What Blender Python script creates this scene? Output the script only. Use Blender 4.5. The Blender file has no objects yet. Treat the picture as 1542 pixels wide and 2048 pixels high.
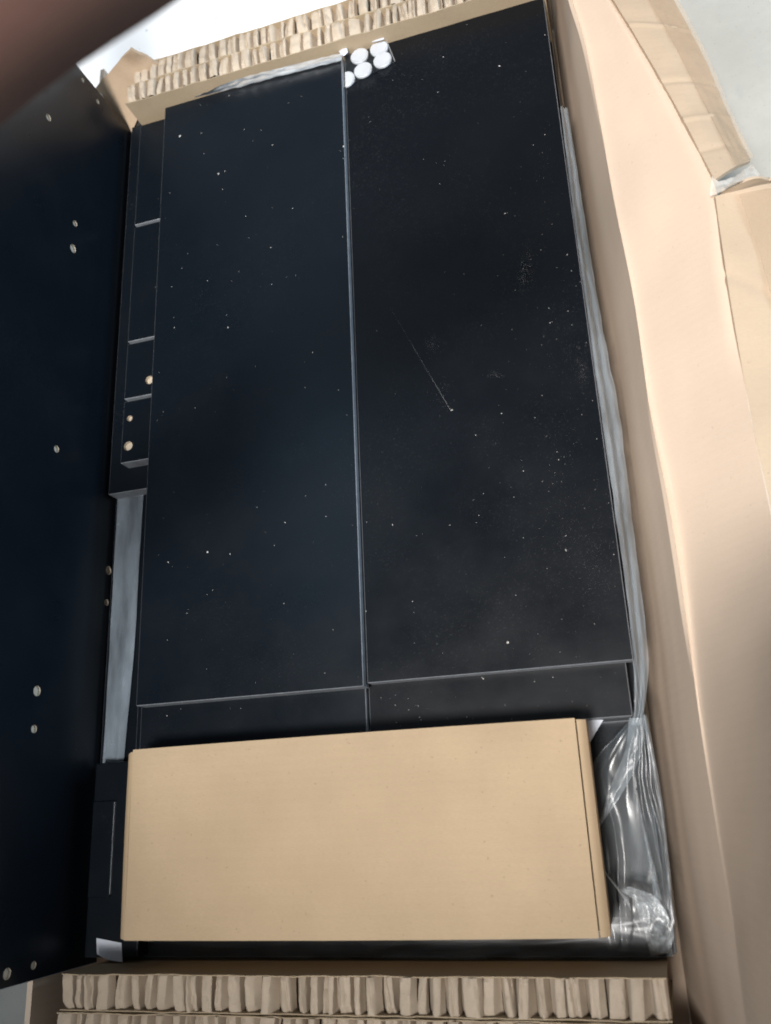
import bpy, bmesh, math, random
from mathutils import Vector, Matrix, noise as mnoise
random.seed(7)
scene = bpy.context.scene
COL = scene.collection

# ------------------------------------------------------------------ camera
ZB = 0.13                       # height of the top boards above the floor
HC = 0.67343                    # camera height above the boards
FPX = 1746.6
XD = Vector((0.95346676, -0.13631337, -0.26892342))
YD = Vector((-0.04349248, -0.94481323, 0.32470967))
ZD = Vector((-0.29834467, -0.29790373, -0.90677661))
CAM = Vector((0, 0, ZB + HC))
cam_d = bpy.data.cameras.new('camera')
cam = bpy.data.objects.new('camera', cam_d)
COL.objects.link(cam)
right = Vector((XD[0], YD[0], ZD[0])); up = -Vector((XD[1], YD[1], ZD[1])); back = -Vector((XD[2], YD[2], ZD[2]))
cam.matrix_world = Matrix(((right[0], up[0], back[0], CAM[0]), (right[1], up[1], back[1], CAM[1]),
                           (right[2], up[2], back[2], CAM[2]), (0, 0, 0, 1)))
cam_d.sensor_fit = 'VERTICAL'; cam_d.sensor_height = 24; cam_d.sensor_width = 24
cam_d.lens = FPX / 2048 * 24
cam_d.clip_start = 0.01; cam_d.clip_end = 50
cam_d.dof.use_dof = True; cam_d.dof.focus_distance = 0.76; cam_d.dof.aperture_fstop = 5.0
scene.camera = cam

# ------------------------------------------------------------------ light
w = bpy.data.worlds.new('World'); scene.world = w; w.use_nodes = True
bg = w.node_tree.nodes['Background']
bg.inputs[0].default_value = (0.61, 0.64, 0.67, 1); bg.inputs[1].default_value = 0.36

def area(name, loc, target, size, sizey, power, col):
    l = bpy.data.lights.new(name, 'AREA'); l.shape = 'RECTANGLE'; l.size = size; l.size_y = sizey
    l.energy = power; l.color = col
    o = bpy.data.objects.new(name, l); COL.objects.link(o); o.location = loc
    o.rotation_euler = (Vector(target) - Vector(loc)).to_track_quat('-Z', 'Y').to_euler()
    return o
def spot(name, loc, target, angle, blend, radius, power, col):
    l = bpy.data.lights.new(name, 'SPOT'); l.spot_size = math.radians(angle); l.spot_blend = blend
    l.shadow_soft_size = radius; l.energy = power; l.color = col
    o = bpy.data.objects.new(name, l); COL.objects.link(o); o.location = loc
    o.rotation_euler = (Vector(target) - Vector(loc)).to_track_quat('-Z', 'Y').to_euler()
    return o
spot('daylight_from_doorway', (-0.26, -0.65, 2.5), (0.06, 0.86, 0.1), 52, 1.0, 0.28, 605, (1.0, 0.965, 0.93))
area('window_light', (-2.25, 1.5, 2.9), (-0.3, 0.3, 0.1), 1.7, 1.7, 17, (0.36, 0.70, 1.0))
area('side_fill_light', (2.3, 0.35, 0.95), (-0.5, 0.35, 0.2), 1.0, 0.9, 62, (0.55, 0.78, 1.0))  # added fill from an unseen source, brightens the standing panel's face

scene.view_settings.view_transform = 'Standard'; scene.view_settings.look = 'None'
scene.view_settings.exposure = 0.0; scene.view_settings.gamma = 1.0
scene.cycles.use_denoising = True
scene.cycles.transparent_max_bounces = 16
scene.cycles.max_bounces = 8
scene.cycles.filter_width = 1.9

# ------------------------------------------------------------------ helpers
def at(px, py, z):              # point on the photograph -> place at height z above the boards
    d = Vector(((px - 771) / FPX, (py - 1024) / FPX, 1.0))
    wd = Vector((d.dot(XD), d.dot(YD), d.dot(ZD)))
    t = (z - HC) / wd.z
    return Vector((wd.x * t, wd.y * t, ZB + z))

def ray(px, py, dist):
    d = Vector(((px - 771) / FPX, (py - 1024) / FPX, 1.0)).normalized()
    return CAM + Vector((d.dot(XD), d.dot(YD), d.dot(ZD))) * dist

def link(name, me, mats, parent=None):
    o = bpy.data.objects.new(name, me); COL.objects.link(o)
    for m in (mats if isinstance(mats, (list, tuple)) else [mats]):
        if m.name not in [x.name for x in me.materials if x]: me.materials.append(m)
    if parent is not None: o.parent = parent
    return o

def tag(o, label, cat, group=None, kind=None):
    if label: o['label'] = label
    if cat: o['category'] = cat
    if group: o['group'] = group
    if kind: o['kind'] = kind
    return o

def thing(name, label, cat, group=None, loc=(0, 0, 0)):
    o = bpy.data.objects.new(name, None); COL.objects.link(o); o.location = loc
    o.empty_display_size = 0.02
    return tag(o, label, cat, group)

def rel(parent, o):             # keep world place although the parent empty sits elsewhere
    o.matrix_parent_inverse = Matrix.Translation(parent.location).inverted()
    return o

def box_bm(x0, x1, y0, y1, z0, z1, bev=0.0, seg=1, side_mat=None):
    bm = bmesh.new()
    bmesh.ops.create_cube(bm, size=1)
    for v in bm.verts:
        v.co = Vector(((x0 + x1) / 2 + v.co.x * (x1 - x0), (y0 + y1) / 2 + v.co.y * (y1 - y0), (z0 + z1) / 2 + v.co.z * (z1 - z0)))
    if bev: bmesh.ops.bevel(bm, geom=bm.edges[:], offset=bev, segments=seg, affect='EDGES', profile=0.5)
    return bm

def to_mesh(name, bm, smooth=False):
    bmesh.ops.recalc_face_normals(bm, faces=bm.faces[:])
    me = bpy.data.meshes.new(name); bm.to_mesh(me); bm.free()
    if smooth:
        for p in me.polygons: p.use_smooth = True
    return me

def lerp_poly(poly, t):
    n = len(poly) - 1
    # parameter by accumulated length
    L = [0]
    for a, b in zip(poly, poly[1:]): L.append(L[-1] + (b - a).length)
    s = t * L[-1]
    for i in range(n):
        if s <= L[i + 1] or i == n - 1:
            k = (s - L[i]) / max(1e-9, L[i + 1] - L[i])
            p0 = poly[max(i - 1, 0)]; p1 = poly[i]; p2 = poly[i + 1]; p3 = poly[min(i + 2, n)]
            return 0.5 * ((2 * p1) + (p2 - p0) * k + (2 * p0 - 5 * p1 + 4 * p2 - p3) * k * k + (3 * p1 - p0 - 3 * p2 + p3) * k ** 3)

def ruled(a, b, nu, nv, bow=None):
    """grid between two curves; bow(u,v)->offset vector"""
    vs, fs = [], []
    for i in range(nu + 1):
        t = i / nu; A = lerp_poly(a, t); B = lerp_poly(b, t)
        for j in range(nv + 1):
            s = j / nv; p = A.lerp(B, s)
            if bow: p = p + bow(t, s)
            vs.append(p)
    for i in range(nu):
        for j in range(nv):
            k = i * (nv + 1) + j
            fs.append((k, k + 1, k + nv + 2, k + nv + 1))
    return vs, fs

def sheet(name, vs, fs, mat, parent=None, thick=0.0, smooth=True, flip=False, offset=-1, subd=0):
    me = bpy.data.meshes.new(name); me.from_pydata([tuple(v) for v in vs], [], [f[::-1] if flip else f for f in fs]); me.update()
    if not thick and sum(p.normal.z * p.area for p in me.polygons) < 0: me.flip_normals()   # thin film: outside faces up
    for p in me.polygons: p.use_smooth = smooth
    o = link(name, me, mat, parent)
    if thick:
        m = o.modifiers.new('thickness', 'SOLIDIFY'); m.thickness = thick; m.offset = offset
        m = o.modifiers.new('sharp', 'EDGE_SPLIT'); m.split_angle = math.radians(40)
    if subd:
        m = o.modifiers.new('smooth', 'SUBSURF'); m.levels = subd; m.render_levels = subd
    return o

def N3(x, y, z=0.0): return mnoise.noise(Vector((x, y, z)))

# ------------------------------------------------------------------ materials
def new_mat(name):
    m = bpy.data.materials.new(name); m.use_nodes = True
    nt = m.node_tree; b = nt.nodes['Principled BSDF']
    return m, nt, b
def node(nt, t, **kw):
    n = nt.nodes.new(t)
    for k, v in kw.items():
        if k in n.inputs.keys(): n.inputs[k].default_value = v
        else: setattr(n, k, v)
    return n
def ramp(nt, src, stops):
    r = nt.nodes.new('ShaderNodeValToRGB')
    while len(r.color_ramp.elements) < len(stops): r.color_ramp.elements.new(0.5)
    for e, (p, c) in zip(r.color_ramp.elements, stops):
        e.position = p; e.color = (c, c, c, 1) if not isinstance(c, tuple) else (*c, 1)
    nt.links.new(src, r.inputs[0]); return r.outputs[0]
def coords(nt, scale=(1, 1, 1)):
    tc = node(nt, 'ShaderNodeNewGeometry'); mp = node(nt, 'ShaderNodeMapping'); mp.inputs['Scale'].default_value = scale
    nt.links.new(tc.outputs['Position'], mp.inputs[0]); return mp.outputs[0]
def noise_tex(nt, vec, scale, detail=4, rough=0.55):
    n = node(nt, 'ShaderNodeTexNoise'); n.inputs['Scale'].default_value = scale; n.inputs['Detail'].default_value = detail
    n.inputs['Roughness'].default_value = rough
    nt.links.new(vec, n.inputs['Vector']); return n.outputs['Fac']
def mixc(nt, fac, a, b):
    m = node(nt, 'ShaderNodeMix', data_type='RGBA')
    for s, v in ((0, fac), (6, a), (7, b)):
        if isinstance(v, bpy.types.NodeSocket): nt.links.new(v, m.inputs[s])
        elif isinstance(v, tuple): m.inputs[s].default_value = (*v, 1)
        else: m.inputs[s].default_value = v
    return m.outputs[2]
def bump(nt, b, h, strength, dist=0.001):
    n = node(nt, 'ShaderNodeBump'); n.inputs['Strength'].default_value = strength; n.inputs['Distance'].default_value = dist
    nt.links.new(h, n.inputs['Height']); nt.links.new(n.outputs[0], b.inputs['Normal'])

def mat_laminate(name, base=(0.0034, 0.0058, 0.0092), rough=0.28, dust=0.5):
    m, nt, b = new_mat(name)
    v = coords(nt)
    smear = ramp(nt, noise_tex(nt, v, 9, 6, 0.65), [(0.42, 0.0), (0.8, 1.0)])
    fine = ramp(nt, noise_tex(nt, v, 900, 2, 0.5), [(0.62, 0.0), (0.80, 1.0)])
    mul = node(nt, 'ShaderNodeMath', operation='MULTIPLY'); nt.links.new(smear, mul.inputs[0]); nt.links.new(fine, mul.inputs[1])
    mul2 = node(nt, 'ShaderNodeMath', operation='MULTIPLY'); nt.links.new(mul.outputs[0], mul2.inputs[0]); mul2.inputs[1].default_value = dust
    c = mixc(nt, mul2.outputs[0], base, (0.16, 0.17, 0.18))
    nt.links.new(c, b.inputs['Base Color'])
    r = node(nt, 'ShaderNodeMapRange'); nt.links.new(noise_tex(nt, v, 14, 5, 0.6), r.inputs[0])
    r.inputs['To Min'].default_value = rough - 0.13; r.inputs['To Max'].default_value = rough + 0.22
    nt.links.new(r.outputs[0], b.inputs['Roughness'])
    b.inputs['Specular IOR Level'].default_value = 0.26
    bump(nt, b, noise_tex(nt, v, 1400, 2, 0.5), 0.10, 0.0003)
    return m
M_BLACK = mat_laminate('black_laminate')  # base lifted and blued, reflected sheen painted into the colour
M_BLACKR = mat_laminate('dusty_dim_laminate', (0.0024, 0.0036, 0.0056), 0.28, 0.40)  # same laminate, darker copy with less of the painted sheen

def mat_plain(name, base, rough, var=0.15, scale=60, bstr=0.1, spec=0.5):
    m, nt, b = new_mat(name); v = coords(nt)
    f = noise_tex(nt, v, scale, 5, 0.6)
    d = tuple(max(0, x * (1 - var)) for x in base); l = tuple(min(1, x * (1 + var)) for x in base)
    nt.links.new(mixc(nt, f, d, l), b.inputs['Base Color'])
    b.inputs['Roughness'].default_value = rough; b.inputs['Specular IOR Level'].default_value = spec
    bump(nt, b, f, bstr, 0.0006); return m
M_EDGE = mat_plain('grey_edge_banding', (0.16, 0.175, 0.195), 0.55, 0.5, 120)
M_CHIP = mat_plain('raw_chipboard', (0.44, 0.38, 0.30), 0.9, 0.35, 700, 0.6)
M_WHITE = mat_plain('white_plastic', (0.50, 0.525, 0.56), 0.45, 0.03, 40)
M_PAPER = mat_plain('white_paper', (0.60, 0.64, 0.72), 0.8, 0.05, 40)
M_DUST = mat_plain('sawdust', (0.50, 0.48, 0.45), 0.9, 0.2, 300)

def mat_kraft(name, base, var=0.14, flute=0.0, fibre=1.0, rough=0.82):
    m, nt, b = new_mat(name); v = coords(nt)
    big = noise_tex(nt, v, 7, 4, 0.6); fine = noise_tex(nt, coords(nt, (1, 3.5, 1)), 330, 3, 0.6)
    d = tuple(x * (1 - var) for x in base); l = tuple(min(1, x * (1 + var)) for x in base)
    c1 = mixc(nt, ramp(nt, big, [(0.3, 0.0), (0.7, 1.0)]), d, l)
    c2 = mixc(nt, ramp(nt, fine, [(0.35, 0.0), (0.75, 0.16 * fibre)]), c1, tuple(x * 0.55 for x in base))
    spk = ramp(nt, noise_tex(nt, v, 420, 1, 0.4), [(0.74, 0.0), (0.80, 0.45 * fibre)])
    c3 = mixc(nt, spk, c2, tuple(x * 0.45 for x in base))
    nt.links.new(c3, b.inputs['Base Color'])
    b.inputs['Roughness'].default_value = rough; b.inputs['Specular IOR Level'].default_value = 0.3
    h = fine
    if flute:
        wv = node(nt, 'ShaderNodeTexWave', bands_direction='Y'); wv.inputs['Scale'].default_value = 46; wv.inputs['Distortion'].default_value = 0.6
        wv.inputs['Detail Scale'].default_value = 0.3
        nt.links.new(v, wv.inputs['Vector'])
        mm = node(nt, 'ShaderNodeMath', operation='MULTIPLY_ADD'); nt.links.new(wv.outputs['Fac'], mm.inputs[0]); mm.inputs[1].default_value = flute; nt.links.new(fine, mm.inputs[2]); h = mm.outputs[0]
    bump(nt, b, h, 0.22, 0.0005)
    return m
M_BOX = mat_kraft('box_kraft_inside', (0.53, 0.415, 0.32), 0.06, flute=0.3, fibre=0.6)
M_BOXOUT = mat_kraft('box_kraft_outside', (0.39, 0.29, 0.20), 0.10, flute=0.35)
M_CARTON = mat_kraft('carton_kraft', (0.425, 0.318, 0.205), 0.10, flute=0.5)
M_HONEY = mat_kraft('honeycomb_paper', (0.42, 0.345, 0.265), 0.14)
M_LINER = mat_kraft('liner_paper', (0.35, 0.275, 0.185), 0.12)
M_CORE = mat_kraft('core_shade', (0.22, 0.175, 0.13), 0.15)
M_CREASE = mat_kraft('worn_crease', (0.58, 0.47, 0.36), 0.1)

def mat_film(name, alpha_lo, alpha_hi, scale, tint=(0.75, 0.82, 0.88), rough=0.16, aniso=(1, 1, 1), bstr=0.5, ior=1.45):
    m, nt, b = new_mat(name)
    v = coords(nt, aniso)
    f = noise_tex(nt, v, scale, 5, 0.6)
    a = node(nt, 'ShaderNodeMapRange'); nt.links.new(f, a.inputs[0])
    a.inputs['From Min'].default_value = 0.35; a.inputs['From Max'].default_value = 0.7
    a.inputs['To Min'].default_value = alpha_lo; a.inputs['To Max'].default_value = alpha_hi
    b.inputs['Base Color'].default_value = (*tint, 1); b.inputs['Roughness'].default_value = rough
    b.inputs['Specular IOR Level'].default_value = 0.7
    bump(nt, b, f, bstr, 0.002)
    tr = node(nt, 'ShaderNodeBsdfTransparent'); gl = node(nt, 'ShaderNodeBsdfGlossy'); gl.inputs['Roughness'].default_value = rough
    nt.links.new(b.inputs['Normal'].links[0].from_socket, gl.inputs['Normal'])
    fr = node(nt, 'ShaderNodeFresnel'); fr.inputs[0].default_value = ior
    mx = node(nt, 'ShaderNodeMixShader'); nt.links.new(fr.outputs[0], mx.inputs[0]); nt.links.new(tr.outputs[0], mx.inputs[1]); nt.links.new(gl.outputs[0], mx.inputs[2])
    m2 = node(nt, 'ShaderNodeMixShader'); nt.links.new(a.outputs[0], m2.inputs[0]); nt.links.new(mx.outputs[0], m2.inputs[1]); nt.links.new(b.outputs[0], m2.inputs[2])
    out = nt.nodes['Material Output']; nt.links.new(m2.outputs[0], out.inputs[0])
    return m
M_FILM = mat_film('clear_film', 0.015, 0.10, 26, tint=(0.50, 0.62, 0.70), rough=0.22, aniso=(2.5, 1, 1), bstr=0.10)
M_FILMEDGE = mat_film('bunched_film', 0.10, 0.26, 24, tint=(0.70, 0.80, 0.88), aniso=(2, 0.5, 1), rough=0.34, bstr=0.08)
M_FILMKNOT = mat_film('white_film_knot', 0.04, 0.55, 50, tint=(0.80, 0.87, 0.92), rough=0.2, bstr=0.3)
M_FILMHAZE = mat_film('hazy_film', 0.30, 0.60, 30, rough=0.4, bstr=0.2)
M_FILMBLUE = mat_film('flat_film', 0.14, 0.38, 26, tint=(0.56, 0.67, 0.78), rough=0.14, aniso=(1.5, 0.35, 1), bstr=0.25)  # blue tint stands in for sky reflected by the clear film
M_FILMBAG = mat_film('bag_film', 0.005, 0.02, 40, rough=0.1, bstr=0.1)
M_FILMFOLD = mat_film('fold_film', 0.01, 0.05, 40, rough=0.32, bstr=0.1)
M_TAPE = mat_film('packing_tape', 0.25, 0.5, 30, tint=(0.50, 0.36, 0.235), rough=0.4, bstr=0.25, ior=1.2)
M_TAPEW = mat_film('torn_clear_tape', 0.35, 0.6, 60, tint=(0.75, 0.68, 0.6), rough=0.3)

def mat_concrete():
    m, nt, b = new_mat('concrete'); v = coords(nt)
    big = noise_tex(nt, v, 5, 6, 0.65); mid = noise_tex(nt, v, 45, 5, 0.6); sp = noise_tex(nt, v, 330, 2, 0.5)
    c = mixc(nt, ramp(nt, big, [(0.3, 0.0), (0.7, 1.0)]), (0.29, 0.28, 0.250), (0.39, 0.375, 0.34))
    c = mixc(nt, ramp(nt, mid, [(0.45, 0.0), (0.8, 0.5)]), c, (0.30, 0.29, 0.265))
    c = mixc(nt, ramp(nt, noise_tex(nt, coords(nt, (2.2, 1, 1)), 14, 3, 0.5), [(0.60, 0.0), (0.72, 0.5)]), c, (0.25, 0.26, 0.27))
    c = mixc(nt, ramp(nt, sp, [(0.66, 0.0), (0.74, 0.6)]), c, (0.20, 0.19, 0.17))
    nt.links.new(c, b.inputs['Base Color']); b.inputs['Roughness'].default_value = 0.85
    bump(nt, b, mid, 0.25, 0.002); return m
M_CONC = mat_concrete()
def mat_whitesheet():
    m, nt, b = new_mat('plain_white'); v = coords(nt)
    sp = ramp(nt, noise_tex(nt, v, 55, 2, 0.4), [(0.76, 0.0), (0.80, 0.7)])
    nt.links.new(mixc(nt, sp, (0.88, 0.88, 0.88), (0.35, 0.35, 0.36)), b.inputs['Base Color'])
    b.inputs['Roughness'].default_value = 0.6; return m
M_SHEET = mat_whitesheet()
def mat_skin():
    m, nt, b = new_mat('brown_skin'); v = coords(nt)
    f = noise_tex(nt, v, 120, 5, 0.6)
    nt.links.new(mixc(nt, f, (0.072, 0.034, 0.025), (0.092, 0.045, 0.033)), b.inputs['Base Color'])
    b.inputs['Roughness'].default_value = 0.55
    b.inputs['Subsurface Weight'].default_value = 0.08; b.inputs['Subsurface Radius'].default_value = (0.01, 0.004, 0.002)
    bump(nt, b, f, 0.15, 0.0006); return m
M_SKIN = mat_skin()

# ------------------------------------------------------------------ the setting
bm = bmesh.new(); bmesh.ops.create_grid(bm, x_segments=4, y_segments=4, size=6)
fl = link('floor', to_mesh('floor', bm), M_CONC); tag(fl, 'grey concrete floor under the opened box', None, kind='structure')
bm = box_bm(-1.1, 0.02, 0.862, 1.75, 0.001, 0.013, 0.003, 2)  # plain white slab lying on the floor beyond the box
ws = link('white_sheet', to_mesh('white_sheet', bm), M_SHEET)
tag(ws, 'bright white sheet on the floor behind the far honeycomb boards', 'foam sheet')

# ------------------------------------------------------------------ big cardboard box
BX0, BX1, BY0, BY1 = -0.522, -0.010, -0.168, 0.838
box = thing('cardboard_box', 'large opened tan cardboard box holding the black boards', 'box', loc=(-0.25, 0.32, 0))
def bpart(name, o): return rel(box, o)
RIM = 0.03
T = 0.005
o = link('base', to_mesh('base', box_bm(BX0, BX1, BY0, BY1, 0.0015, 0.006, 0.001)), M_BOX, box); rel(box, o)
# right wall, bulging rim
rim_px = [(1128, -70), (1144, 0), (1170, 88), (1203, 260), (1229, 407), (1268, 600), (1299, 815), (1332, 981), (1353, 1105), (1374, 1250),
          (1400, 1445), (1424, 1600), (1443, 1717), (1463, 1834), (1478, 1951), (1497, 2100), (1515, 2230)]
rim = [Vector((-.006, .846, ZB + RIM))] + [at(x, y, RIM) for x, y in rim_px]
low = [Vector((BX1, p.y, 0.006)) for p in rim]
vs, fs = ruled(low, rim, 60, 30, lambda t, s: Vector(((0.004 * N3(t * 5, 0.3) + .0007 * N3(s * 6, t * 1.5, 8)) * math.sin(math.pi * s), 0, 0)))
o = sheet('wall', vs, fs, M_BOX, box, thick=T, offset=1, flip=False); rel(box, o)
o['label'] = 'long inner wall beside the plastic film'
# left wall (mostly hidden behind the standing panel)
a = [Vector((BX0, BY0 + (BY1 - BY0) * i / 8, 0.006)) for i in range(9)]
b_ = [Vector((BX0 + 0.003 + 0.001 * N3(i * 0.9, 4), BY0 + (BY1 - BY0) * i / 8, ZB - 0.002)) for i in range(9)]
vs, fs = ruled(a, b_, 24, 6); o = sheet('wall', vs, fs, M_BOX, box, thick=T, offset=1); rel(box, o)
# end walls
for y, s in ((BY0, -1), (BY1, 1)):
    x1 = 0.02
    top = ZB + (-0.03 if s > 0 else -0.012)
    a = [Vector((BX0 + (x1 - BX0) * i / 8, y, 0.006)) for i in range(9)]
    b_ = [Vector((BX0 + (x1 - BX0) * i / 8, y + s * (0.003 + 0.002 * N3(i * 0.7, s)), top)) for i in range(9)]
    vs, fs = ruled(a, b_, 24, 6); o = sheet('wall', vs, fs, M_BOX, box, thick=T, offset=s); rel(box, o)

# right flap, first panel: rises outward from the rim
outer_px = [(1190, -62, .046), (1226, 0, .05), (1274, 78, .055), (1349, 208, .066), (1432, 372, .080), (1445, 500, .081), (1465, 628, .081),
            (1498, 815, .081), (1540, 1022, .090), (1575, 1200, .145), (1600, 1400, .23), (1612, 1700, .27), (1622, 1890, .275), (1630, 1990, .27), (1650, 2230, .26)]  # near end steepened, its shape stands in for a cast shadow
outer = [Vector((.012, .846, ZB + .04))] + [at(*p) for p in outer_px]
rim_b = [p + Vector((0.0, 0, 0.0004)) for p in rim]
def bowB(t, s):
    k = math.sin(math.pi * s)
    dip = -(.0030 + .006 * max(0, min(1, (t - .5) / .2))) * (1 - math.exp(-s / .05)) * (1 - s)      # rounded fold at the rim
    lip = -.0035 * max(0, (s - .86) / .14) ** 2 * max(0, min(1, (.56 - t) / .05))                   # soft second fold
    return Vector((0, 0, 0.003 * k * N3(t * 4, 1.7) + dip + lip + 0.0004 * N3(t * 15, s * 3, 3)))
vs, fs = ruled(rim_b, outer, 90, 40, bowB)
flap = sheet('side_flap', vs, fs, M_BOX, box, thick=0.0042, offset=1); rel(box, flap)
flap['label'] = 'bright long side flap folded up and outward'
# second panel, far half, with tape along its free edge
c_in = [at(*p) for p in [(1190, -62, .0455), (1226, 0, .0495), (1274, 78, .0545), (1349, 208, .0655), (1429, 360, .0785)]]
c_out = [at(*p) for p in [(1318, -60, .030), (1362, 26, .034), (1408, 114, .040), (1457, 228, .048), (1502, 321, .056)]]
c_in = [p + Vector((0.0002, 0, 0)) for p in c_in]
vs, fs = ruled(c_in, c_out, 140, 12, lambda t, s: Vector((0, 0, 0.003 * math.sin(math.pi * s) + 0.0009 * N3(t * 12, s * 4, 7) + sum(a * .0012 * math.exp(-((t - c0 - .05 * s) / .008) ** 2) for c0, a in ((.30, 1), (.58, -1), (.74, 1), (.86, -.8))))))
o = sheet('outer_flap', vs, fs, M_BOXOUT, box, thick=0.0038, offset=1); rel(box, o)
vs, fs = ruled([p.lerp(q, 0.55) + Vector((0.0003, 0, 0.0034)) for p, q in zip(c_in, c_out)], [p.lerp(q, 1.06) + Vector((0, 0, 0.0016)) for p, q in zip(c_in, c_out)], 50, 10,
               lambda t, s: Vector((0, 0, 0.0006 + 0.0007 * N3(t * 26, s * 7, 2))))
o = sheet('tape', vs, fs, M_TAPE, box); rel(box, o)
# second panel, near half
d_in = [at(*p) for p in [(1430, 392, .0800), (1445, 500, .0808), (1465, 628, .0808), (1498, 815, .0808), (1540, 1022, .0898), (1575, 1200, .1445)]]
d_in = [p + Vector((0.0002, 0, 0)) for p in d_in]
d_out = [at(*p) for p in [(1650, 352, .045), (1700, 470, .045), (1720, 600, .045), (1750, 800, .045), (1790, 1022, .05), (1820, 1200, .08)]]
vs, fs = ruled(d_in, d_out, 140, 20, lambda t, s: Vector((0, 0, 0.003 * math.sin(math.pi * s) + 0.0012 * N3(t * 9, s * 4, 9) - .0014 * math.exp(-((t - .20 - .25 * s) / .010) ** 2))))
o = sheet('outer_flap', vs, fs, M_BOXOUT, box, thick=0.0038, offset=1); rel(box, o)
def dpt(t, u): return lerp_poly(d_in, t).lerp(lerp_poly(d_out, t), u) + Vector((0, 0, .003 * math.sin(math.pi * u) + .0016))
vs, fs = ruled([dpt(.02 + .085 * k, .20 + .035 * k) for k in range(6)], [dpt(.02 + .085 * k, .62 + .04 * k) for k in range(6)], 30, 10, lambda t, s: Vector((0, 0, 0.0006 * N3(t * 20, s * 6, 5))))
o = sheet('tape', vs, fs, M_TAPE, box); rel(box, o)
# torn, curled end of the near half and the tape strands across the tear
vs, fs = ruled([at(*p) for p in [(1440, 386, .078), (1475, 382, .07), (1510, 378, .06), (1545, 376, .05)]],
               [at(*p) for p in [(1450, 378, .083), (1480, 362, .082), (1512, 352, .078), (1540, 356, .066)]], 14, 6,
               lambda t, s: Vector((0, 0, 0.004 * math.sin(math.pi * s))))
o = sheet('torn_edge', vs, fs, M_BOXOUT, box, thick=0.002, offset=-1); rel(box, o)
vs, fs = ruled([at(*p) for p in [(1424, 352, .084), (1440, 362, .084), (1470, 352, .072), (1505, 328, .05)]],
               [at(*p) for p in [(1420, 392, .084), (1442, 384, .086), (1480, 364, .084), (1520, 350, .07)]], 20, 6,
               lambda t, s: Vector((0, 0, 0.002 * N3(t * 8, s * 4, 11))))
o = sheet('torn_tape', vs, fs, M_TAPEW, box); rel(box, o)
# far left corner flap standing behind the honeycomb
fa = [at(*p) for p in [(190, 178, .0), (214, 150, .014), (238, 122, .028), (262, 96, .042)]]
fb = [at(*p) for p in [(262, 272, -.04), (282, 224, -.023), (302, 176, -.006), (322, 128, .01)]]
vs, fs = ruled(fa, fb, 14, 8, lambda t, s: Vector((0, 0.002 * N3(t * 6, s * 3, 4), 0.0)))
o = sheet('corner_flap', vs, fs, M_BOXOUT, box, thick=0.004, offset=0); rel(box, o)
# far end flap folded down outside
a = [Vector((BX0 + .03 + (0.0 - BX0 - .03) * i / 6, BY1 + 0.010, ZB - 0.031)) for i in range(7)]
b_ = [Vector((BX0 + .03 + (0.0 - BX0 - .03) * i / 6, BY1 + 0.018 + 0.004 * N3(i, 2.2), 0.016)) for i in range(7)]
vs, fs = ruled(a, b_, 18, 8); o = sheet('end_flap', vs, fs, M_BOXOUT, box, thick=0.004, offset=0); rel(box, o)

# ------------------------------------------------------------------ boards
def board(name, label, x0, x1, y0, y1, ztop, thick, mat=M_BLACK, group='flat black boards packed in the box', holes=(), hole_axis='Z', bev=0.0005, rot=0.0):
    """one board; faces seen edge-on take the grey banding. holes: (x, y, radius)"""
    cx, cy = (x0 + x1) / 2, (y0 + y1) / 2
    bm = box_bm(x0 - cx, x1 - cx, y0 - cy, y1 - cy, -thick, 0, bev)
    ax = 'Z'
    for f in bm.faces:
        f.material_index = 0 if abs(f.normal.z) > 0.9 else 1
    me = to_mesh(name, bm)
    o = link(name, me, [mat, M_EDGE])
    if holes:
        hb = bmesh.new()
        for hx, hy, r in holes:
            bmesh.ops.create_cone(hb, cap_ends=True, segments=24, radius1=r * .78, radius2=r * .78, depth=0.007,
                                  matrix=Matrix.Translation((hx - cx, hy - cy, 0.0)))
        cut = link('cutter', to_mesh('cutter', hb), M_CHIP)
        cut.data.materials.clear(); cut.data.materials.append(M_CHIP)
        m = o.modifiers.new('holes', 'BOOLEAN'); m.object = cut; m.operation = 'DIFFERENCE'; m.solver = 'EXACT'; m.material_mode = 'TRANSFER'
        dg = bpy.context.evaluated_depsgraph_get(); nm = bpy.data.meshes.new_from_object(o.evaluated_get(dg))
        o.modifiers.clear(); o.data = nm; bpy.data.objects.remove(cut)
        nm.name = name
    o.location = (cx, cy, ZB + ztop); o.rotation_euler.z = rot
    tag(o, label, 'board', group)
    return o

LT = 0.015
board('black_board', 'wide glossy black board on top at the left, with a lit left corner', -0.4336, -0.2249, 0.0965, 0.7505, 0.0, LT)
board('black_board', 'wide dusty scratched black board on top at the right, beside the plastic film', -0.2234, -0.0140, 0.0995, 0.758, -0.006, 0.0125, M_BLACKR)
board('black_board', 'black board sticking out below the left top board, above the carton', -0.4381, -0.2284, 0.045, 0.330, -0.0155, LT)
board('black_board', 'dusty black board sticking out below the right top board, above the carton', -0.2268, -0.0202, 0.060, 0.752, -0.019, 0.0117, M_BLACKR)
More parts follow.
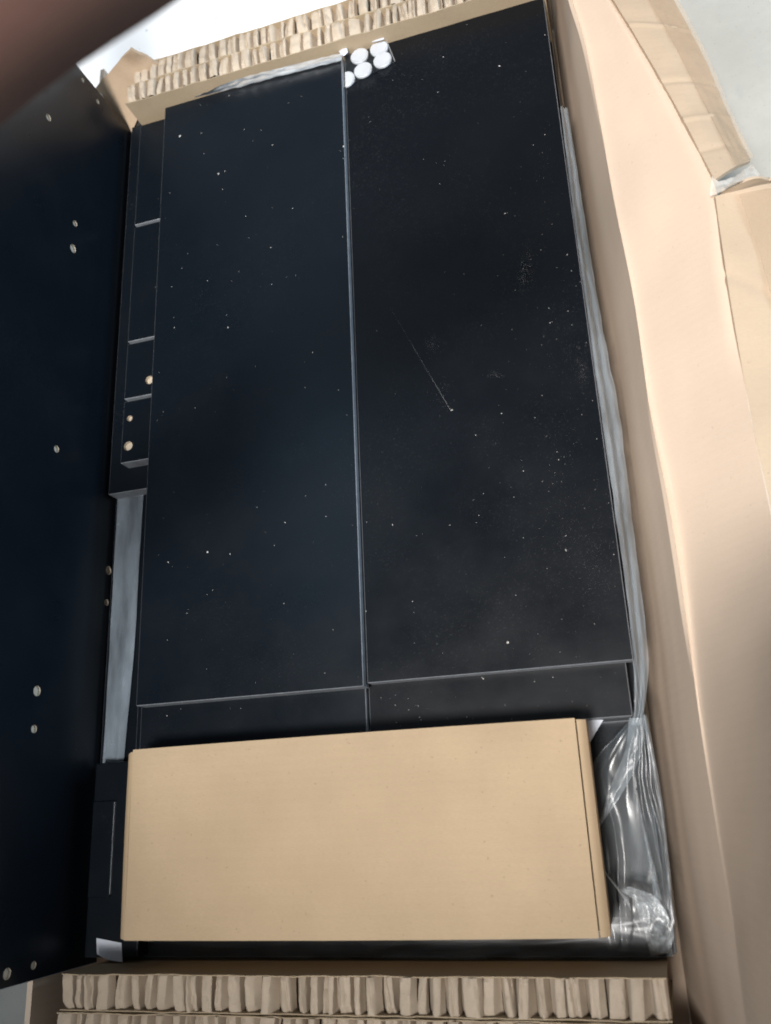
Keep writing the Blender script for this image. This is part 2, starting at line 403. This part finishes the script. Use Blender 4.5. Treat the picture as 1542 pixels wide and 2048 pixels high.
# short narrow boards at the left
seg = [(.6168, .7525, 'farthest short black board showing left of the top board', ()),
       (.4722, .6138, 'second farthest short black board left of the top board, longest visible piece', ()),
       (.4063, .4692, 'short black board left of the top board with one half-hidden hole', ((-.4465, .4228, .0058),)),
       (.3363, .4033, 'nearest short black board left of the top board with two drilled holes', ((-.4669, .3838, .0040), (-.4668, .3538, .0062)))]
for y0, y1, lab, hl in seg:
    board('short_board', lab, -.4745, -.345, y0, y1, -0.0155, 0.0145, M_BLACK, 'short black boards in a row', hl)
board('black_board', 'long black board under the short boards, ending beside the film strip', -.4967, -.02, .312, .77, -0.0308, 0.0150)
board('black_board', 'black board deep under the carton end of the stack', -.452, -.022, .0575, .300, -0.0312, 0.0148)
board('black_board', 'film wrapped black board under the carton and the black rail', -.4985, -.0150, -.1065, .770, -0.0465, 0.0150)
for k, z in enumerate((-.062, -.0775, -.093, -.1085)):
    board('black_board', 'black board hidden deep in the lower stack, under the film wrapped board', -.517, -.0125 - .0005 * k, -.1066, .770 - .001 * k, z, LT, group='hidden lower boards')

# the panel standing on edge at the left (face towards +X)
PX = -0.5
def pz(px, py):
    d = Vector(((px - 771) / FPX, (py - 1024) / FPX, 1.0)); wd = Vector((d.dot(XD), d.dot(YD), d.dot(ZD)))
    t = PX / wd.x; return wd.y * t, wd.z * t + HC
PY0, PY1, PZ0, PZ1 = -.1134, .7685, -.0618, .44
hp = [(165, 160, .0030), (195, 203, .0030), (97, 235, .0042), (150, 447, .0038), (146, 497, .0052), (113, 898, .0040), (217, 1141, .0052), (213, 1205, .0038),
      (74, 1382, .0052), (68, 1458, .0040), (67, 1931, .0036), (14, 1948, .0050), (-70, 900, .004), (-90, 470, .004)]
cy, cz = (PY0 + PY1) / 2, (PZ0 + PZ1) / 2
bm = box_bm(-LT, 0, PY0 - cy, PY1 - cy, PZ0 - cz, PZ1 - cz, 0.0005)
for f in bm.faces: f.material_index = 0 if abs(f.normal.x) > 0.9 else 1
pan = link('standing_panel', to_mesh('standing_panel', bm), [M_BLACK, M_EDGE])
hb = bmesh.new()
for x, y, r in hp:
    yy, zz = pz(x, y)
    bmesh.ops.create_cone(hb, cap_ends=True, segments=24, radius1=r * .85, radius2=r * .85, depth=0.005, matrix=Matrix.Translation((0, yy - cy, zz - cz)) @ Matrix.Rotation(math.pi / 2, 4, 'Y'))
cut = link('cutter', to_mesh('cutter', hb), M_CHIP)
m = pan.modifiers.new('holes', 'BOOLEAN'); m.object = cut; m.operation = 'DIFFERENCE'; m.solver = 'EXACT'; m.material_mode = 'TRANSFER'
dg = bpy.context.evaluated_depsgraph_get(); nm = bpy.data.meshes.new_from_object(pan.evaluated_get(dg))
pan.modifiers.clear(); pan.data = nm; bpy.data.objects.remove(cut)
pan.location = (PX, cy, ZB + cz)
tag(pan, 'large black panel with drilled holes standing upright along the left side', 'panel')

# ------------------------------------------------------------------ honeycomb boards
def honeycomb(label, x0, x1, y0, y1, ztop, depth, pitch, seed, far):
    rnd = random.Random(seed)
    cx, cy = (x0 + x1) / 2, (y0 + y1) / 2
    t = thing('honeycomb_board', label, 'honeycomb board', 'paper honeycomb boards at the box ends', (cx, cy, 0.006))
    zt = ZB + ztop
    # added dark block under the open cells, shade of the hollows in its colour
    bm = box_bm(x0 + .002, x1 - .002, y0 + .0012, y1 - .0012, 0.0065, zt - 0.018, 0.001)
    rel(t, link('core', to_mesh('core', bm), M_CORE, t))
    # two liners with ragged upper edges
    for y, s in ((y0, -1), (y1, 1)):
        n = 60
        vs, fs = [], []
        for i in range(n + 1):
            x = x0 + (x1 - x0) * i / n
            wob = 0.0010 * N3(x * 30, seed, s) + 0.0006 * N3(x * 110, seed + 5, s)
            for j, z in enumerate((0.0068, zt - 0.02, zt - 0.006, zt - 0.0014 + 0.0014 * N3(x * 60, seed + 9, s))):
                vs.append(Vector((x, y + wob * (j / 3) - s * 0.0003, z)))
        for i in range(n):
            for j in range(3):
                k = i * 4 + j; fs.append((k, k + 4, k + 5, k + 1))
        o = sheet('liner', vs, fs, M_LINER, t, thick=0.0008, offset=0); rel(t, o)
    # cells: each a folded paper ridge from liner to liner
    x = x0
    while x < x1 - pitch * 0.4:
        wdt = pitch * rnd.choice((0.7, 0.9, 1.0, 1.0, 1.1, 1.2, 1.4)) * rnd.uniform(0.92, 1.08)
        if x + wdt > x1: wdt = x1 - x
        flat = rnd.uniform(0.45, 0.78); dep = rnd.uniform(0.006, 0.011); hgt = rnd.uniform(-0.0018, 0.0008)
        lean0 = rnd.uniform(-.0022, .0022); lean1 = rnd.uniform(-.0016, .0016)
        crush = rnd.uniform(0.05, 0.8); skew = rnd.uniform(-.14, .14)
        tilt = rnd.uniform(-.0030, .0030); tw = rnd.uniform(-.0025, .0025)
        fold = rnd.uniform(.25, .75); famp = rnd.choice((0, 0, .0016, .0028, -.0016))
        nx, ny = 14, 9; vs, fs = [], []
        for i in range(nx + 1):
            u = i / nx; c = u - 0.5 - skew * 0.5
            a = abs(c) * 2
            prof = 0.10 * (a / flat) ** 2 if a < flat else 0.10 + 0.9 * ((a - flat) / (1 - flat)) ** 0.9
            for j in range(ny + 1):
                v = j / ny
                yy = y0 + 0.0006 + (y1 - y0 - 0.0012) * v
                xx = x + wdt * u + (lean0 * (1 - v) + lean1 * v) * (1 - min(1, prof))
                e0 = max(0, 1 - v / 0.25); e1 = max(0, (v - 0.86) / 0.14)
                z = zt + hgt - dep * min(1.1, prof) - crush * 0.0060 * e0 ** 1.4 - 0.0010 * e1
                z += (tilt + tw * (v - .5)) * (u - .5) - famp * max(0, 1 - abs(u - fold + .15 * (v - .5)) / .16)
                z += 0.0014 * N3(xx * 150 + seed, yy * 120, x * 31) + 0.0009 * N3(xx * 420, yy * 420, seed)
                z = min(z, zt + .0012)
                vs.append(Vector((xx - cx, yy - cy, z - 0.006)))
        for i in range(nx):
            for j in range(ny):
                k = i * (ny + 1) + j; fs.append((k, k + ny + 1, k + ny + 2, k + 1))
        o = sheet('cell', vs, fs, M_HONEY, t); m = o.modifiers.new('folds', 'EDGE_SPLIT'); m.split_angle = math.radians(24)
        x += wdt
    return t
honeycomb('near paper honeycomb board next to the black boards, full row of cells visible', -.4767, -.0195, -.1345, -.1092, .020, .13, .0114, 11, False)
honeycomb('near outer paper honeycomb board cut off by the bottom edge of the photo', -.4790, -.0230, -.1622, -.1358, .020, .13, .0114, 23, False)
honeycomb('far inner paper honeycomb board next to the black boards and white discs', -.4750, -.0120, .7560, .7812, .016, .13, .0114, 37, True)
honeycomb('far outer paper honeycomb board against the bright white sheet', -.4700, -.0120, .7822, .8080, .0150, .13, .0114, 41, True)

# ------------------------------------------------------------------ hardware carton
CX0, CX1, CY0, CY1, CT = -.4200, -.0592, -.0852, .0578, .0235
CBZ = -.0462
car = thing('small_carton', 'closed plain kraft carton lying on the black boards near the bottom', 'carton', loc=(-.24, -.014, ZB + CBZ))
o = link('body', to_mesh('body', box_bm(CX0 + .0012, CX1 - .0012, CY0 + .0012, CY1 - .0012, ZB + CBZ, ZB + CT - .0022, .0012, 2)), M_CARTON, car); rel(car, o)
# lid top with slightly bowed rounded edges
n1, n2 = 40, 18; vs, fs = [], []
for i in range(n1 + 1):
    for j in range(n2 + 1):
        u, v = i / n1, j / n2
        x = CX0 + (CX1 - CX0) * u; y = CY0 + (CY1 - CY0) * v
        e = min(x - CX0, CX1 - x, y - CY0, CY1 - y)
        z = CT + 0.0012 * math.sin(math.pi * u) * math.sin(math.pi * v) - 0.0012 * math.exp(-e / 0.0018) + 0.0003 * N3(x * 25, y * 25)
        y += 0.0006 * math.sin(math.pi * u) * (1 if v > .99 else -1 if v < .01 else 0)
        vs.append(Vector((x, y, ZB + z)))
for i in range(n1):
    for j in range(n2):
        k = i * (n2 + 1) + j; fs.append((k, k + n2 + 1, k + n2 + 2, k + 1))
o = sheet('lid', vs, fs, M_CARTON, car, thick=0.0018, offset=-1); rel(car, o)
# right side panel, a hair proud of the body, with a gap under the lid
vs, fs = ruled([Vector((CX1 + .0009, CY0 + .0004, ZB + CT - .0016)), Vector((CX1 + .0009, CY1 - .0012, ZB + CT - .0016))],
               [Vector((CX1 + .0070, CY0 + .0004, ZB + CT - .0062)), Vector((CX1 + .0066, CY1 - .0012, ZB + CT - .0062))], 12, 6, lambda t, s: Vector((0, 0, .0010 * math.sin(math.pi * s))))
o = sheet('tuck_flap', vs, fs, M_CARTON, car, thick=.0016, offset=0); rel(car, o)
vs, fs = ruled([Vector((CX1 + .0068, CY0 + .0004, ZB + CT - .0070)), Vector((CX1 + .0064, CY1 - .0012, ZB + CT - .0070))],
               [Vector((CX1 + .0030, CY0 + .0004, ZB + CBZ + .001)), Vector((CX1 + .0030, CY1 - .0012, ZB + CBZ + .001))], 12, 6)
o = sheet('side_panel', vs, fs, M_CARTON, car, thick=.0016, offset=0); rel(car, o)
# left tuck flap, flared out below the lid
vs, fs = ruled([Vector((CX0 - .0004, CY0 + .0005, ZB + CT - .0030)), Vector((CX0 - .0004, -.01, ZB + CT - .0026)), Vector((CX0 - .0004, CY1 - .0015, ZB + CT - .0030))],
               [Vector((CX0 - .0062, CY0 + .001, ZB + CT - .0075)), Vector((CX0 - .0076, -.01, ZB + CT - .0080)), Vector((CX0 - .0070, CY1 - .003, ZB + CT - .0075))], 12, 5,
               lambda t, s: Vector((0, 0, .0010 * math.sin(math.pi * s))))
o = sheet('tuck_flap', vs, fs, M_CARTON, car, thick=.0016, offset=0); rel(car, o)
vs, fs = ruled([Vector((CX0 - .0066, CY0 + .001, ZB + CT - .0078)), Vector((CX0 - .0080, -.01, ZB + CT - .0083)), Vector((CX0 - .0074, CY1 - .003, ZB + CT - .0078))],
               [Vector((CX0 - .0030, CY0 + .001, ZB + CBZ + .001)), Vector((CX0 - .0030, -.01, ZB + CBZ + .001)), Vector((CX0 - .0030, CY1 - .003, ZB + CBZ + .001))], 12, 4)
o = sheet('side_panel', vs, fs, M_CARTON, car, thick=.0016, offset=0); rel(car, o)

# white slip behind the carton
vs, fs = ruled([at(1160, 1440, -.031), at(1184, 1440, -.031), at(1207, 1440, -.031)], [at(1164, 1520, -.043), at(1170, 1510, -.043), at(1176, 1492, -.043)], 8, 8,
               lambda t, s: Vector((0, 0, .002 * math.sin(2 * s + t))))
o = sheet('paper_slip', vs, fs, M_PAPER, None, thick=.0003); tag(o, 'pale blue white paper slip poking out behind the carton corner', 'paper')

# ------------------------------------------------------------------ black rail with white label, lower left
rl = thing('black_rail', 'narrow black rail with a white label, left of the carton', 'rail', loc=(-.48, -.02, ZB - .0465))
def rail_bm(x0, x1, y0, y1, z0, z1, r, seg=4):
    bm = box_bm(x0, x1, y0, y1, z0, z1)
    es = [e for e in bm.edges if abs(e.verts[0].co.z - e.verts[1].co.z) < 1e-6 and abs(e.verts[0].co.z - z1) < 1e-6]
    es += [e for e in bm.edges if abs(e.verts[0].co.z - e.verts[1].co.z) > 1e-4]
    bmesh.ops.bevel(bm, geom=es, offset=r, segments=seg, affect='EDGES', profile=0.5); return bm
o = link('rail_body', to_mesh('rail_body', rail_bm(-.4915, -.4400, -.1050, .0528, ZB - .0464, ZB - .0300, .0012)), M_BLACK, rl); rel(rl, o)
o = link('rail_strip', to_mesh('rail_strip', rail_bm(-.4905, -.4692, -.058, .020, ZB - .0302, ZB - .0283, .0005)), [M_BLACK], rl); rel(rl, o)
o = link('rail_lip', to_mesh('rail_lip', box_bm(-.4688, -.4681, -.056, .019, ZB - .0302, ZB - .0279)), M_EDGE, rl); rel(rl, o)
vs, fs = ruled([at(193, 1876, -.0296), at(218, 1881, -.0296), at(243, 1886, -.0296)], [at(194, 1908, -.0296), at(215, 1919, -.0300), at(245, 1924, -.0304)], 10, 5)
o = sheet('label', vs, fs, M_PAPER, rl, thick=.0002, offset=1); rel(rl, o); o['label'] = 'white paper label at the rail end'

# ------------------------------------------------------------------ plastic film
# flat strip at the left, between panel and boards
vs, fs = ruled([at(236, 988, -.0455), at(225, 1180, -.0455), at(216, 1350, -.0455), at(205, 1535, -.0455)],
               [at(287, 985, -.044), at(278, 1130, -.0435), at(268, 1300, -.043), at(246, 1535, -.0435)], 60, 16,
               lambda t, s: Vector((0, 0, .0016 * math.exp(-((s - (.55 + .2 * t)) / .12) ** 2) * t + .0005 * N3(t * 9, s * 3, 6))))
o = sheet('film_strip', vs, fs, M_FILMBLUE); tag(o, 'flat plastic film strip with painted blue grey reflection, between the panel and the left boards', 'plastic film')

# bunched bag edge along the right board
fl_l = [at(*p) for p in [(1121, 213, -.012), (1143, 400, -.012), (1177, 649, -.012), (1200, 815, -.012), (1224, 981, -.012), (1253, 1188, -.012), (1266, 1320, -.012), (1269, 1400, -.014), (1262, 1450, -.018)]]
fl_r = [at(*p) for p in [(1135, 216, -.020), (1164, 400, -.022), (1185, 537, -.022), (1212, 690, -.022), (1237, 815, -.022), (1253, 939, -.022), (1270, 1085, -.022), (1290, 1240, -.022), (1297, 1330, -.020), (1290, 1410, -.018), (1282, 1450, -.018)]]
def ripple(t, s):
    return Vector((0.0007 * N3(t * 30, s * 2, 1), 0, 0.0020 * math.sin(s * 9 + 2 * N3(t * 4, 0, 2)) * math.sin(math.pi * min(1, s * 1.1)) + .0010 * N3(t * 40, s * 5, 8)))
bag = thing('plastic_bag', 'clear crumpled plastic bag along the right edge of the boards', 'plastic bag', loc=(-.01, .2, ZB - .03))
vs, fs = ruled(fl_l, fl_r, 140, 14, ripple)
o = sheet('bag_edge', vs, fs, M_FILMEDGE, bag); rel(bag, o)
# crumpled lower part
cl = [at(*p) for p in [(1262, 1440, -.020), (1240, 1466, -.024), (1205, 1500, -.028), (1180, 1545, -.032), (1178, 1620, -.035), (1188, 1700, -.036), (1198, 1780, -.037), (1208, 1850, -.038), (1216, 1900, -.039)]]
cr = [at(*p) for p in [(1284, 1440, -.020), (1297, 1470, -.022), (1309, 1510, -.024), (1320, 1570, -.026), (1330, 1650, -.028), (1338, 1730, -.028), (1346, 1810, -.028), (1351, 1870, -.030), (1330, 1905, -.034)]]
def crump(t, s):
    q = N3(t * 1.6, s * 2.0, 3); r1 = abs(N3(s * 4 + 1.2 * q, t * 1.2, 7)); r2 = abs(N3(s * 8 + q * 2, t * 2.2 + s * 2, 17))
    k = math.sin(math.pi * min(1, max(0, s))) ** .5
    wr = max(0, t - .70) / .30
    z = .007 * (0.35 - r1) * k + .0010 * (0.3 - r2) * k + wr * .006 * abs(N3(t * 9 + s * 4, s * 6, 23)) * k
    return Vector((.0012 * N3(t * 9, s * 4, 12), .002 * N3(t * 7, s * 7, 19), z))
vs, fs = ruled(cl, cr, 110, 60, crump)
o = sheet('bag_corner', vs, fs, M_FILM, bag); rel(bag, o)
# folded bands running down from the neck
def band(a, b, mat, amp=.0012):
    vs, fs = ruled([at(*p) for p in a], [at(*p) for p in b], 60, 10, lambda t, s: Vector((0, 0, .0022 * math.sin(math.pi * s) + amp * N3(t * 14, s * 4, 51))))
    o = sheet('bag_fold', vs, fs, mat, bag); rel(bag, o)
band([(1258, 1436, -.016), (1250, 1500, -.020), (1222, 1570, -.026), (1196, 1650, -.032)], [(1288, 1436, -.016), (1284, 1500, -.018), (1254, 1570, -.024), (1199, 1654, -.031)], M_FILMEDGE)
band([(1284, 1430, -.016), (1300, 1520, -.020), (1318, 1620, -.022), (1330, 1720, -.022), (1338, 1830, -.024)], [(1293, 1430, -.016), (1309, 1510, -.020), (1326, 1610, -.022), (1338, 1720, -.022), (1349, 1840, -.024)], M_FILMEDGE)
band([(1270, 1580, -.022), (1285, 1660, -.022), (1300, 1740, -.020), (1308, 1800, -.018)], [(1275, 1580, -.022), (1291, 1660, -.022), (1310, 1740, -.020), (1324, 1800, -.018)], M_FILMEDGE)
band([(1210, 1742, -.030), (1232, 1770, -.024), (1258, 1800, -.020)], [(1216, 1756, -.030), (1240, 1786, -.023), (1262, 1822, -.019)], M_FILMKNOT)
# twisted white knot at the corner
ka = [at(*p) for p in [(1238, 1778, -.026), (1266, 1800, -.020), (1278, 1836, -.018), (1290, 1870, -.022), (1302, 1912, -.034)]]
kb = [at(*p) for p in [(1262, 1772, -.020), (1306, 1790, -.012), (1336, 1830, -.014), (1348, 1870, -.020), (1336, 1906, -.034)]]
vs, fs = ruled(ka, kb, 70, 30, lambda t, s: Vector((0, 0, .006 * abs(N3(t * 5, s * 4, 41)) + .003 * N3(t * 11, s * 7, 44))))
o = sheet('bag_knot', vs, fs, M_FILMKNOT, bag); rel(bag, o)
# film over the lower edge of the stack
vs, fs = ruled([Vector((-.455 + .43 * i / 8, -.080, ZB - .0455)) for i in range(9)], [Vector((-.455 + .43 * i / 8, -.1075, ZB - .0452)) for i in range(9)], 120, 14,
               lambda t, s: Vector((0, 0, .0022 * abs(N3(t * 9 + s * 1.2, s * 2.5, 31)) + .0006)))
o = sheet('film_fold', vs, fs, M_FILMFOLD); tag(o, 'thin clear film over the lower board edge below the carton', 'plastic film')
# film edge along the far end of the left board
vs, fs = ruled([at(*p) for p in [(385, 196, .002), (470, 176, .002), (560, 152, .002), (683, 121, .002)]], [at(*p) for p in [(400, 190, .010), (470, 160, .012), (560, 136, .011), (683, 106, .008)]], 50, 8,
               lambda t, s: Vector((0, .001 * N3(t * 20, s * 3, 2), .0010 * N3(t * 16, s * 4, 5))))
o = sheet('film_edge', vs, fs, M_FILMHAZE); tag(o, 'whitish film edge along the far end of the left top board', 'plastic film')

# ------------------------------------------------------------------ packet of white discs
def disc(px, py, label, cutx=None, r=.0096):
    p = at(px, py, -.002)
    bm = bmesh.new()
    bmesh.ops.create_cone(bm, cap_ends=True, segments=40, radius1=r, radius2=r, depth=.0036)
    if cutx is not None:
        bmesh.ops.bisect_plane(bm, geom=bm.verts[:] + bm.edges[:] + bm.faces[:], plane_co=(cutx - p.x, 0, 0), plane_no=(-1, 0, 0), clear_outer=True)
        bmesh.ops.holes_fill(bm, edges=[e for e in bm.edges if e.is_boundary])
    es = [e for e in bm.edges if abs(e.verts[0].co.z - e.verts[1].co.z) < 1e-6]
    bmesh.ops.bevel(bm, geom=es, offset=.0009, segments=3, affect='EDGES')
    o = link('white_disc', to_mesh('white_disc', bm, False), M_WHITE); o.location = (p.x, p.y, ZB - .0060 + .0018 + .0003)
    return tag(o, label, 'disc', 'white discs in the clear packet')
disc(757, 95, 'white round disc at the upper right of the packet')
disc(718, 110, 'white round disc at the upper left of the packet')
disc(764, 118, 'white round disc at the lower right of the packet')
disc(725, 138, 'white round disc in the middle of the lower row of the packet')
disc(691, 157, 'white disc cut off at the seam, nearest to the left board', cutx=-.2228)
pk = thing('clear_packet', 'small clear plastic packet holding the white discs', 'packet', loc=(-.2, .73, ZB - .006))
vs, fs = ruled([at(*p) for p in [(684, 100, -.001), (725, 87, .001), (768, 72, -.001)]], [at(*p) for p in [(688, 175, -.004), (740, 148, .0005), (790, 122, -.004)]], 20, 16,
               lambda t, s: Vector((0, 0, .0012 + .0007 * N3(t * 5, s * 5, 3))))
o = sheet('bag', vs, fs, M_FILMBAG, pk); rel(pk, o)
vs, fs = ruled([at(*p) for p in [(735, 84, .000), (752, 76, .001), (767, 71, .001)]], [at(*p) for p in [(736, 85, .000), (754, 82, .003), (768, 78, .003)]], 8, 3)
o = sheet('paper_header', vs, fs, M_PAPER, pk, thick=.0003); rel(pk, o)
vs, fs = ruled([at(*p) for p in [(677, 104, .001), (683, 98, .002), (694, 96, .002)]], [at(*p) for p in [(684, 112, .001), (689, 111, .004), (696, 104, .002)]], 8, 5, lambda t, s: Vector((0, 0, .002 * math.sin(math.pi * s))))
o = sheet('paper_scrap', vs, fs, M_PAPER, pk, thick=.0003); rel(pk, o)
# seam lines of the packet
for a, b in (((688, 175), (790, 123)), ((790, 123), (769, 72)), ((684, 100), (688, 175))):
    A, B = at(*a, -.003), at(*b, -.003); n = (B - A).cross(Vector((0, 0, 1))).normalized() * .00035
    me = bpy.data.meshes.new('seam'); me.from_pydata([A - n, B - n, B + n + Vector((0, 0, .0005)), A + n + Vector((0, 0, .0005))], [], [(0, 1, 2, 3)])
    o = link('seam', me, M_FILMEDGE, pk); rel(pk, o)

# ------------------------------------------------------------------ sawdust and crumbs on the boards
rnd = random.Random(5)
vs, fs = [], []
def flake(x, y, z, r):
    k = len(vs); n = rnd.randint(4, 6); a0 = rnd.random() * 6.3; el = rnd.uniform(.25, .9); ro = rnd.random() * 6.3
    for i in range(n):
        a = a0 + i * 6.283 / n; rr = r * rnd.uniform(.6, 1.1)
        dx, dy = rr * math.cos(a), rr * el * math.sin(a)
        vs.append((x + dx * math.cos(ro) - dy * math.sin(ro), y + dx * math.sin(ro) + dy * math.cos(ro), z + .0001))
    vs.append((x, y, z + r * .5 + .0001))
    for i in range(n): fs.append((k + i, k + (i + 1) % n, k + n))
def scatter(n, x0, x1, y0, y1, z, rmax, dens=None):
    for _ in range(n):
        for _t in range(30):
            x, y = rnd.uniform(x0, x1), rnd.uniform(y0, y1)
            if dens is None or rnd.random() < dens(x, y): break
        r = rmax * (0.16 + 0.84 * rnd.random() ** 3.5)
        flake(x, y, ZB + z, r)
scatter(240, -.4326, -.226, .098, .749, 0, .00070)
scatter(420, -.2224, -.015, .101, .757, -.006, .00065, lambda x, y: .10 + .9 * max(0, (x + .16) / .145) ** 2 * max(.2, 1 - abs(y - .32) / .4) + .12 * (y < .3))
scatter(50, -.226, -.022, .062, .098, -.019, .0008)
scatter(14, -.436, -.23, .06, .095, -.0155, .0008)
scatter(16, -.473, -.435, .34, .75, -.0155, .0007)
for px, py, z, r in [(904, 820, -.006, .0013), (965, 1356, -.019, .0022), (360, 272, 0, .0018), (437, 347, 0, .0014), (887, 114, -.006, .0013), (999, 132, -.006, .0014), (1010, 427, -.006, .0013),
                     (545, 290, 0, .0009), (456, 655, 0, .0010), (415, 1104, 0, .0011), (460, 1108, 0, .0009), (570, 1045, 0, .0010), (687, 293, .0005, .0013), (1132, 1100, -.006, .0012), (1015, 1285, -.006, .0012)]:
    p = at(px, py, z); flake(p.x, p.y, p.z, r)
A, B = at(780, 615, -.006), at(902, 822, -.006)
prev = None
for i in range(41):                                    # the long scratch
    t = i / 40; p = A.lerp(B, t) + Vector((.0003 * N3(t * 9, 3), 0, .00008)); wd = .00001 + .00004 * t * t * (1 + .6 * N3(t * 30, 8))
    if prev is not None:
        k = len(vs); q, qw = prev
        vs += [(q.x - qw, q.y, q.z), (p.x - wd, p.y, p.z), (p.x + wd, p.y, p.z), (q.x + qw, q.y, q.z)]; fs.append((k, k + 1, k + 2, k + 3))
    prev = (p, wd)
for cx_, cy_, sx, sy, n in [(865, 690, 9, 11, 160), (1052, 530, 7, 22, 240), (1046, 555, 5, 12, 120), (990, 750, 10, 4, 110), (1165, 745, 7, 18, 260), (1150, 700, 14, 20, 160), (1120, 700, 30, 70, 200), (885, 790, 12, 16, 120), (1150, 1000, 34, 120, 420), (1190, 1150, 24, 60, 240), (1090, 350, 16, 70, 160)]:
    for i in range(n):
        p = at(rnd.gauss(cx_, sx), rnd.gauss(cy_, sy), -.006)
        if p.x < -.015: flake(p.x, p.y, p.z, rnd.uniform(.00006, .00015))
me = bpy.data.meshes.new('sawdust'); me.from_pydata(vs, [], fs); me.update()
o = link('sawdust', me, M_DUST); tag(o, 'pale sawdust specks scattered on the black boards', 'sawdust', kind='stuff')

# ------------------------------------------------------------------ the arm in the corner
def arm():
    # forearm comes down from the upper right to the raised panel and grips its top edge
    A1 = ray(128, -238, .28); A2 = ray(-188, 6, .28)
    GX, GY, GZ = PX - .0075, .055, ZB + PZ1                  # middle of the grip on the panel's top edge
    K = Vector((GX + .012, GY, GZ + .020))                   # knuckles above the edge
    WR = K + (A2 - K).normalized() * .085
    fore = (A1 - A2).normalized(); EL = A1 + fore * .045
    pts, rad, ed = [], [], []
    def add(p, r, par=None):
        pts.append(p); rad.append(r)
        if par is not None: ed.append((par, len(pts) - 1))
        return len(pts) - 1
    e = add(EL, .041); a1 = add(A1, .0375, e); a2 = add(A2, .0335, a1); wr = add(WR, .026, a2)
    pm = add(WR.lerp(K, .45), .027, wr)
    for off, L, r in ((.033, .066, .0086), (.012, .074, .0090), (-.010, .068, .0086), (-.031, .054, .0076)):
        b = add(K + Vector((.004 * abs(off) * 30 - .002, off, -.001)), .0125, pm)
        p = pts[b]
        q1 = add(Vector((PX - LT - .009, p.y - off * .1, GZ + .010)), r * 1.08, b)
        q2 = add(pts[q1] + Vector((-.001, -off * .06, -L * .42)), r, q1)
        add(pts[q2] + Vector((.001, -off * .05, -L * .36)), r * .9, q2)
    t0 = add(WR.lerp(K, .35) + Vector((.006, .030, -.010)), .0145, pm)
    t1 = add(Vector((PX + .012, GY + .050, GZ - .006)), .0108, t0)
    add(Vector((PX + .0100, GY + .052, GZ - .036)), .0092, t1)
    me = bpy.data.meshes.new('person'); me.from_pydata([tuple(p) for p in pts], ed, []); me.update()
    o = link('person', me, M_SKIN)
    m = o.modifiers.new('skin', 'SKIN'); m.use_smooth_shade = True
    for i, sv in enumerate(me.skin_vertices[0].data): sv.radius = (rad[i], rad[i]); sv.use_root = (i == 0)
    m = o.modifiers.new('sub', 'SUBSURF'); m.levels = 2; m.render_levels = 2
    return tag(o, 'blurred bare brown arm reaching across the top left corner, holding up the panel', 'person')
arm()
